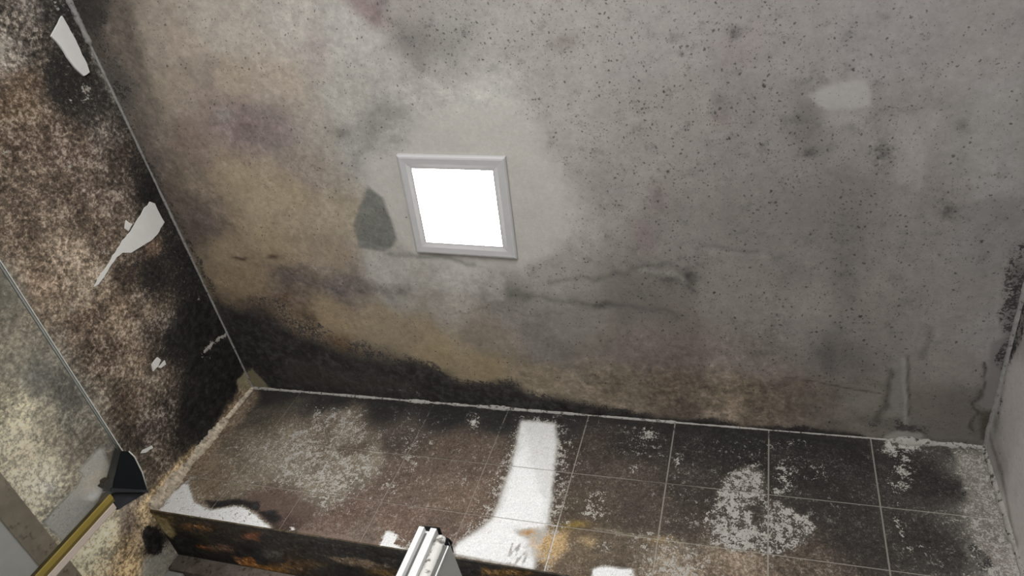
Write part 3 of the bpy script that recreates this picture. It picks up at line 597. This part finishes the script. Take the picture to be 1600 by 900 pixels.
def child(name, bm_or_me, mat, parent):
    """mesh given in world coordinates, parented to a thing"""
    if isinstance(bm_or_me, bmesh.types.BMesh):
        me = bpy.data.meshes.new(name); bm_or_me.to_mesh(me); bm_or_me.free()
    else: me = bm_or_me
    me.transform(Matrix.Translation(-Vector(parent.location)))
    return link(name, me, mat, parent)

def bm_box(lo, hi, bev=0, seg=2, bm=None):
    bm = bm or bmesh.new()
    r = bmesh.ops.create_cube(bm, size=1)
    for v in r['verts']:
        v.co = Vector([lo[i] + (v.co[i] + .5) * (hi[i] - lo[i]) for i in range(3)])
    if bev:
        es = list({e for v in r['verts'] for e in v.link_edges})
        bmesh.ops.bevel(bm, geom=es, offset=bev, segments=seg, affect='EDGES', profile=.6)
    return bm

def bm_prism(pts3, off, bev=0, bm=None):
    """closed 3-D polygon extruded by the vector off"""
    bm = bm or bmesh.new()
    a = [bm.verts.new(p) for p in pts3]; f = bm.faces.new(a)
    r = bmesh.ops.extrude_face_region(bm, geom=[f])
    vs = [g for g in r['geom'] if isinstance(g, bmesh.types.BMVert)]
    for v in vs: v.co += Vector(off)
    if bev:
        bmesh.ops.bevel(bm, geom=list(bm.edges), offset=bev, segments=2, affect='EDGES')
    bmesh.ops.recalc_face_normals(bm, faces=bm.faces)
    return bm

def bm_tube(path, rad, n=10, bm=None, wob=0, seed=1, cap=True):
    """round bar along a path; rad may be a list, wob adds an uneven surface"""
    bm = bm or bmesh.new(); rnd = random.Random(seed)
    P = [Vector(p) for p in path]; rings = []
    for i, p in enumerate(P):
        d = (P[min(i + 1, len(P) - 1)] - P[max(i - 1, 0)]).normalized()
        x = d.cross(Vector((0.3, .5, .81))).normalized(); y = d.cross(x)
        r = rad[i] if hasattr(rad, '__len__') else rad
        rings.append([bm.verts.new(p + (x * math.cos(2 * math.pi * k / n) + y * math.sin(2 * math.pi * k / n)) * r * (1 + wob * rnd.uniform(-1, 1))) for k in range(n)])
    for a, b in zip(rings, rings[1:]):
        for k in range(n): bm.faces.new((a[k], a[(k + 1) % n], b[(k + 1) % n], b[k]))
    if cap: bm.faces.new(rings[0]); bm.faces.new(rings[-1][::-1])
    bmesh.ops.recalc_face_normals(bm, faces=bm.faces)
    for f in bm.faces: f.smooth = True
    return bm

def axis_lines(lo, hi, vlo, vhi, fine, coarse):
    """fine spacing inside vlo..vhi, coarse spacing outside"""
    vlo, vhi = max(lo, vlo), min(hi, vhi)
    a = list(np.linspace(lo, vlo, max(1, math.ceil((vlo - lo) / coarse)) + 1)[:-1]) if vlo > lo else []
    b = list(np.linspace(vlo, vhi, max(1, math.ceil((vhi - vlo) / fine)) + 1))
    c = list(np.linspace(vhi, hi, max(1, math.ceil((hi - vhi) / coarse)) + 1)[1:]) if vhi < hi else []
    return np.array(a + b + c)

def slab(name, s, us, vs, thick, mat, parent=None, relief=0):
    """painted front grid on the plane of surface s, closed by a back at distance thick (signed)"""
    a, val, i, j = SURF[s]
    nu, nv = len(us), len(vs)
    U, V = np.meshgrid(us, vs, indexing='ij')
    co = np.zeros((nu * nv, 3)); co[:, i] = U.ravel(); co[:, j] = V.ravel(); co[:, a] = val
    if relief:
        inner = ((U > us[0] + 1e-6) & (U < us[-1] - 1e-6) & (V > vs[0] + 1e-6) & (V < vs[-1] - 1e-6)).ravel()
        co[:, a] += inner * relief * (fbm(co[:, i], co[:, j], 5, 3, 3) + .3 * fbm(co[:, i], co[:, j], 30, 2, 4)) * (1 if thick > 0 else -1)
    back = []
    for uu, vv in ((us[0], vs[0]), (us[-1], vs[0]), (us[-1], vs[-1]), (us[0], vs[-1])):
        p = [0, 0, 0]; p[i] = uu; p[j] = vv; p[a] = val + thick; back.append(p)
    idx = np.arange(nu * nv).reshape(nu, nv)
    q = np.stack([idx[:-1, :-1], idx[1:, :-1], idx[1:, 1:], idx[:-1, 1:]], -1).reshape(-1, 4).tolist()
    n0 = nu * nv; b = [n0, n0 + 1, n0 + 2, n0 + 3]
    q.append(b[::-1])
    q.append(idx[:, 0].tolist()[::-1] + [b[0], b[1]]); q.append(idx[-1, :].tolist()[::-1] + [b[1], b[2]])
    q.append(idx[:, -1].tolist() + [b[2], b[3]]); q.append(idx[0, :].tolist() + [b[3], b[0]])
    me = bpy.data.meshes.new(name); me.from_pydata(co.tolist() + back, [], q)
    bm = bmesh.new(); bm.from_mesh(me); bmesh.ops.recalc_face_normals(bm, faces=bm.faces); bm.to_mesh(me); bm.free()
    paint_mesh(me, s)
    return link(name, me, mat, parent)

# ------------------------------------------------------------------ the room shell
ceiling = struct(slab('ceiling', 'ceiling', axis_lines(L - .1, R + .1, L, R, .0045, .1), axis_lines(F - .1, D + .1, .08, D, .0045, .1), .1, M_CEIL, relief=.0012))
wall_left = struct(slab('wall_left', 'left', axis_lines(F, YR + .12, .1, YR + .02, .005, .2), axis_lines(1.905, ZC, 1.905, ZC, .005, .2), -.1, M_LEFT, relief=.0015))
wall_right = struct(slab('wall_right', 'right', axis_lines(F, YR + .12, .6, D, .006, .2), axis_lines(0, ZC, 2.1, ZC, .006, .3), .1, M_RIGHT, relief=.001))

# back wall above the window recess: grout bed, tiles proud of it by 1.5 mm
SURF['grout'] = (1, D + .0012, 0, 2)
def slab_back():
    us = axis_lines(L, R, L, R, .005, .1); vs = axis_lines(ZS, ZC, ZS, ZC, .005, .1)
    g = dict(STAINS['back']); g['ops'] = list(g['ops']) + GROUT_OPS; g['default'] = dict(g['default'], grn=.5)
    g['base'] = [(b[0], b[1], b[2], {k: v for k, v in b[3].items() if k != 'grn'}) for b in g['base']]
    STAINS['grout'] = g
    return slab('wall_back', 'grout', us, vs, YR + .1 - D, M_GROUT)
wall_back = struct(slab_back())
GAP = .0016
xs = sorted([TX0 + k * TS for k in range(-7, 2)] + [L, R])
xs = [x for x in xs if L <= x <= R]
zs = [ZS, Z2, Z1, ZC]
rnd = random.Random(4)
for a in range(len(xs) - 1):
    for b in range(3):
        if xs[a + 1] - xs[a] < .02: continue
        u0, u1 = xs[a] + (GAP if a else 0), xs[a + 1] - (GAP if a < len(xs) - 2 else 0)
        v0, v1 = zs[b] + (GAP if b else 0), zs[b + 1] - (GAP if b < 2 else 0)
        SURF['back'] = (1, D - rnd.uniform(0, .0005), 0, 2)
        slab('tile', 'back', np.linspace(u0, u1, max(4, int((u1 - u0) / .0048))), np.linspace(v0, v1, max(4, int((v1 - v0) / .0048))), .0011, M_TILE, wall_back)
SURF['back'] = (1, D, 0, 2)

# dark rusty head of the recess: a board under the wall
def soffit():
    us = axis_lines(L, R, L, R, .006, .1); vs = axis_lines(D, YR, D, YR, .006, .1)
    SURF['soffit'] = (2, ZS - .004, 0, 1)
    o = slab('trim_1', 'soffit', us, vs, .004, M_SOFF, relief=.0015)
    return struct(o)
soffit()

def shell_box(name, lo, hi, mat, bev=0):
    me = bpy.data.meshes.new(name); bm = bm_box(lo, hi, bev); bm.to_mesh(me); bm.free()
    return struct(link(name, me, mat))

floor = shell_box('floor', (L - .1, F - .1, -.1), (R + .1, YR + .3, 0), M_FLOOR)
shell_box('wall_left_lower', (L - .1, F, 0), (L + .001, YR + .12, 1.855), M_LOWER)
# mould-stained border running along the left wall
tr = shell_box('trim_2', (L - .1, F, 1.855), (L + .004, YR + .12, 1.905), M_TRIM, .0015)
# unseen front wall, its opening made up to suit the added fill lamp
wf = empty('wall_front'); wf['kind'] = 'structure'
child('wall_panel', bm_box((L - .1, F - .1, 0), (-.72, F, ZC)), M_LOWER, wf)
child('wall_panel', bm_box((.32, F - .1, 0), (R + .1, F, ZC)), M_LOWER, wf)
child('wall_panel', bm_box((-.72, F - .1, 2.05), (.32, F, ZC)), M_LOWER, wf)
# below the window
shell_box('wall_back_lower', (L, D, 0), (R, YR + .1, 1.15), M_LOWER)

# ------------------------------------------------------------------ window in the recess
win = empty('window_1', (0, YR, ZS)); win['kind'] = 'structure'
child('frame_head', bm_box((L, YR, ZS - .045), (R, YR + .09, ZS + .004), .003), M_TIMBER, win)
child('frame_rail', bm_box((L + .05, YR + .018, ZS - .11), (R, YR + .075, ZS - .047), .004), M_TIMBER, win)
child('frame_jamb', bm_box((L, YR + .004, 1.15), (L + .05, YR + .09, ZS - .047), .004), M_REVEAL, win)
child('frame_jamb', bm_box((R - .05, YR + .004, 1.15), (R, YR + .09, ZS - .112), .004), M_REVEAL, win)
child('frame_sill', bm_box((L + .052, YR + .004, 1.15), (R - .052, YR + .09, 1.2), .004), M_REVEAL, win)
child('pane', bm_box((L + .052, YR + .04, 1.202), (R - .052, YR + .046, ZS - .112)), glass_mat('window_glass', (.5, .55, .5), .6), win)
# crumbling plaster lump at the left end of the recess head
def lump(name, c, r, mat, parent, seed, sub=3, amp=.35):
    bm = bmesh.new(); bmesh.ops.create_icosphere(bm, subdivisions=sub, radius=1)
    co = np.array([v.co for v in bm.verts])
    n = fbm(co[:, 0] * 1.3 + seed, co[:, 1] * 1.3 + co[:, 2] * .9, 1.5, 3, seed)
    for v, k in zip(bm.verts, n):
        v.co = Vector((c[0] + v.co.x * r[0] * (1 + amp * k), c[1] + v.co.y * r[1] * (1 + amp * k), c[2] + v.co.z * r[2] * (1 + amp * k)))
    for f in bm.faces: f.smooth = True
    return child(name, bm, mat, parent)

# ------------------------------------------------------------------ caulk beads in the corners
def bead(name, p0, p1, r, mat, n=160, seed=1, amp=.35, breaks=(), push=(0, 0, 0), taper=None, flat=1.0):
    p0, p1 = Vector(p0), Vector(p1); T = np.linspace(0, 1, n)
    ln = (p1 - p0).length
    k = 1 + amp * fbm(T * ln, T * 0, 14, 3, seed) + amp * .6 * fbm(T * ln, T * 0, 90, 2, seed + 3)
    path = [p0.lerp(p1, t) + Vector(push) for t in T]
    rad = [max(.0004, r * kk * (taper(t) if taper else 1)) for t, kk in zip(T, k)]
    for a, b, f in breaks:
        rad = [x * f if a < t < b else x for x, t in zip(rad, T)]
    bm = bm_tube(path, rad, 8, wob=.18, seed=seed)
    me = bpy.data.meshes.new(name); bm.to_mesh(me); bm.free()
    return struct(link(name, me, mat))

def xfrac(px): return (at(px, 640, 1, D)[0] - L) / (R - L)
bead('trim_3', (L, D, ZC), (R, D, ZC), .0046, M_CAULK_BACK, 300, 3, .55,
     breaks=[(xfrac(630), xfrac(665), 2.0), (xfrac(745), xfrac(790), 1.6), (xfrac(1060), xfrac(1200), .7), (xfrac(1200), xfrac(1385), .55), (xfrac(1390), xfrac(1440), 2.6), (xfrac(1440), xfrac(1530), 1.7)])
bead('trim_4', (L, .0, ZC), (L, D, ZC), .0030, M_CAULK_THIN, 260, 6, .3, push=(.002, 0, -.002), breaks=[(.12, .20, 2.4), (0, .1, .5)])
bead('trim_5', (L, D, ZS), (L, D, ZC), .018, M_CORNER, 160, 8, .6, taper=lambda t: 1.45 - 1.15 * t)
bead('trim_6', (R, D, 2.0), (R, D, ZC), .0072, M_CAULK_BACK, 120, 12, .3)
bead('trim_7', (R, .3, ZC), (R, D, ZC), .0060, M_CAULK_THIN, 120, 14, .3, breaks=[(0, .45, .5)])

# flakes of torn white paint on the left wall: thin sheets lifting off the plaster
def flake(pts, px_lift, seed):
    P = [at(x, y, 0, L) for x, y in pts]; rnd = random.Random(seed)
    out = []
    for i in range(len(P)):
        a, b = P[i], P[(i + 1) % len(P)]; n = max(1, int(np.linalg.norm(a - b) / .009))
        for k in range(n):
            q = a + (b - a) * (k / n)
            if k: q = q + np.array([0, rnd.uniform(-.0016, .0016), rnd.uniform(-.0016, .0016)])
            out.append(q)
    bm = bm_prism([(L + .0002, q[1], q[2]) for q in out], (px_lift, 0, 0))
    bmesh.ops.triangulate(bm, faces=bm.faces)
    return child('paint_flake', bm, M_FLAKE, wall_left)
flake([(95, 25), (86, 42), (78, 57), (87, 66), (99, 82), (110, 99), (120, 111), (129, 119), (138, 113), (130, 92), (116, 62), (105, 42)], .004, 1)
flake([(233, 315), (222, 330), (212, 346), (203, 362), (190, 376), (180, 394), (166, 416), (152, 436), (146, 448), (153, 444), (170, 418), (181, 402),
       (190, 395), (204, 395), (215, 388), (232, 378), (245, 366), (256, 347), (248, 333), (241, 318)], .0022, 2)
flake([(196, 344), (194, 357), (200, 361), (206, 350)], .002, 3)
flake([(245, 558), (236, 570), (238, 580), (246, 572), (250, 562)], .003, 4)
flake([(256, 563), (246, 574), (250, 575), (258, 569)], .003, 5)
flake([(236, 696), (222, 703), (219, 708), (227, 707), (238, 700)], .003, 6)

# ------------------------------------------------------------------ ceiling light
lc = at(718.25, 320, 2, ZC); cx, cy = -.606, .652
ang = math.radians(3.6)
lamp = empty('ceiling_light', (cx, cy, ZC - .011)); lamp.rotation_euler = (0, 0, ang)
tag(lamp, 'small square white framed ceiling lamp glowing bright white in the mouldy ceiling', 'light')
def ring(bm, prof):
    """square frame: prof = list of (half side, z) swept round the square"""
    loops = [[bm.verts.new((sx * h, sy * h, z)) for sx, sy in ((-1, -1), (1, -1), (1, 1), (-1, 1))] for h, z in prof]
    for a, b in zip(loops, loops[1:]):
        for k in range(4): bm.faces.new((a[k], a[(k + 1) % 4], b[(k + 1) % 4], b[k]))
    return loops
bm = bmesh.new()
ring(bm, [(.118, .0108), (.118, .004), (.1155, .001), (.112, .0), (.100, .0008), (.091, .0026), (.0885, .0026), (.0880, .0060), (.0880, .0108)])
bmesh.ops.recalc_face_normals(bm, faces=bm.faces)
me = bpy.data.meshes.new('frame'); bm.to_mesh(me); bm.free(); link('frame', me, M_FRAME, lamp)
bm = bmesh.new(); lo = ring(bm, [(.0878, .0085), (.0878, .0044), (.086, .0038)]); bm.faces.new(lo[-1]); bm.faces.new(lo[0][::-1])
bmesh.ops.recalc_face_normals(bm, faces=bm.faces)
me = bpy.data.meshes.new('diffuser'); bm.to_mesh(me); bm.free(); link('diffuser', me, M_EMIT, lamp)

# ------------------------------------------------------------------ glass shower screen
G = -1.0
def gp(px, py): return at(px, py, 0, G)
g_top = gp(190, 705)[2]
g_end = gp(60, 890)[1]
scr = empty('shower_screen', (G, .2, 0))
tag(scr, 'clear glass shower screen with yellow edge seal and black corner clip before left wall', 'shower screen')
ygl0 = gp(50, 900)[1]; ygl1 = gp(68, 900)[1]; yb1 = gp(84, 900)[1]
child('glass_pane', bm_box((G - .004, -1.2, .05), (G + .004, ygl0 + .003, g_top - .0016)), M_GLASS, scr)
for k in (-1, 1):
    child('top_edge', bm_box((G + k * .0034 - .0009, -1.2, g_top - .0016), (G + k * .0034 + .0009, ygl0 - .02, g_top)), M_GEDGE, scr)
child('edge_seal', bm_box((G - .0045, ygl0, .05), (G + .0050, ygl1 - .003, gp(168, 768)[2]), .002), M_YELLOW, scr)
child('seal_groove', bm_box((G - .0048, ygl1 - .0042, .05), (G + .0042, ygl1 + .002, gp(172, 775)[2]), .001), M_YELLOW2, scr)
child('backing_strip', bm_box((G - .0048, ygl1 + .0022, .05), (G + .0046, yb1, gp(176, 788)[2]), .001), M_BEIGE, scr)
def gpoly(pts, x0, x1, bev): return bm_prism([(x0, gp(*p)[1], gp(*p)[2]) for p in pts], (x1 - x0, 0, 0), bev)
clip = child('corner_clip', gpoly([(186, 704), (198, 705), (205, 713), (219, 740), (227, 769), (171, 768), (177, 742)], G - .012, G + .006, .0012), M_BLACK, scr)
child('clip_lip', gpoly([(172, 762), (226, 765), (227, 769), (171, 769)], G - .012, G + .0085, .0008), M_BLACK2, scr).parent = clip
child('clip_tail', gpoly([(174, 770), (227, 770), (205, 783), (182, 797), (176, 785)], G - .008, G + .003, .001), M_BLACK2, scr)
child('clip_screw', gpoly([(170, 746), (162, 751), (163, 756), (158, 760), (168, 766), (172, 762)], G - .01, G + .002, .001), M_BLACK2, scr)
child('clip_edge', bm_tube([(G + .005, *gp(198, 705)[1:]), (G + .006, *gp(206, 713)[1:]), (G + .006, *gp(218, 737)[1:]), (G + .006, *gp(226, 764)[1:])], .0011, 6), M_GEDGE, scr)

# ------------------------------------------------------------------ step ladder whose head reaches into the picture
YL = .80
zl = at(655, 822, 1, YL)[2]
lad = empty('step_ladder', (-.40, YL, 0))
tag(lad, 'white aluminium step ladder, its top end rising at the bottom of the view', 'ladder')
x0 = at(655, 822, 1, YL)[0]; x1 = x0 + .027
bm = bmesh.new()
prof = [(x0, YL), (x0 + .008, YL), (x0 + .0085, YL + .009), (x1 - .0095, YL + .009), (x1 - .009, YL), (x1, YL), (x1, YL + .024), (x0, YL + .024)]
bm_prism([(a, b, .02) for a, b in prof], (0, 0, zl - .02), 0, bm)
rail = child('front_rail', bm, M_ALU, lad)
child('rail_groove', bm_box((x0 + .0086, YL + .0078, .03), (x0 + .0112, YL + .0092, zl - .004)), M_ALU_GREY, lad)
child('rail_cap', bm_prism([(x0 + .001, YL + .004, zl + .0002), (x1 + .003, YL + .002, zl + .0002), (x1 + .003, YL + .026, zl + .0002), (x0 + .001, YL + .026, zl + .0002)], (0, 0, .0045), .0008), M_BLACK, lad)
zt = zl - .008
child('hinge_tube', bm_tube([(x1 + .0088, YL + .010, .03), (x1 + .0088, YL + .010, zt - .006), (x1 + .0088, YL + .0105, zt - .001), (x1 + .0088, YL + .012, zt + .001)], [.0086, .0086, .0078, .005], 20), M_TUBE, lad)
child('tube_cap', bm_tube([(x1 + .0115, YL + .0165, zt - .01), (x1 + .0115, YL + .0165, zt + .0015)], .0108, 18), M_BLACK, lad)
child('rear_rail', bm_box((x1 + .0170, YL + .006, .03), (x1 + .0252, YL + .028, zt - .012), .0006), M_ALU_GREY, lad)
child('rail_lip', bm_box((x1 + .0246, YL + .003, .03), (x1 + .0262, YL + .006, zt - .014)), M_ALU, lad)
A = at(702, 848, 1, YL + .006); B = at(722, 900, 1, YL + .006)
dx = (B[0] - A[0]) / (A[2] - B[2]); zb = A[2] - .20
child('side_bracket', bm_prism([(A[0] - .003, YL + .006, A[2] + .002), (A[0], YL + .006, A[2]), (A[0] + dx * .20, YL + .006, zb), (x1 + .0265, YL + .006, zb), (x1 + .0265, YL + .006, A[2] - .004)], (0, .004, 0), 0), M_ALU_GREY, lad)
child('bracket_edge', bm_tube([(A[0] + .001, YL + .0125, A[2] + .001), (A[0] + .0035, YL + .0125, A[2] - .003), (A[0] + .0075, YL + .0125, A[2] - .010)], .0014, 6), M_BLACK, lad)
child('rear_leg', bm_box((A[0] + dx * .2 - .05, YL + .004, .02), (A[0] + dx * .2, YL + .03, zb + .001), .002), M_ALU, lad)
for k in range(6):
    child('step', bm_box((x1 + .002, YL - .06, .25 + k * .22), (A[0] + dx * .2 - .051, YL + .003, .27 + k * .22), .003), M_ALU, lad)
for o in (x0 + .016, A[0] + dx * .2 - .025):
    child('rubber_foot', bm_box((o - .02, YL - .005, 0), (o + .02, YL + .035, .0195), .003), M_BLACK, lad)
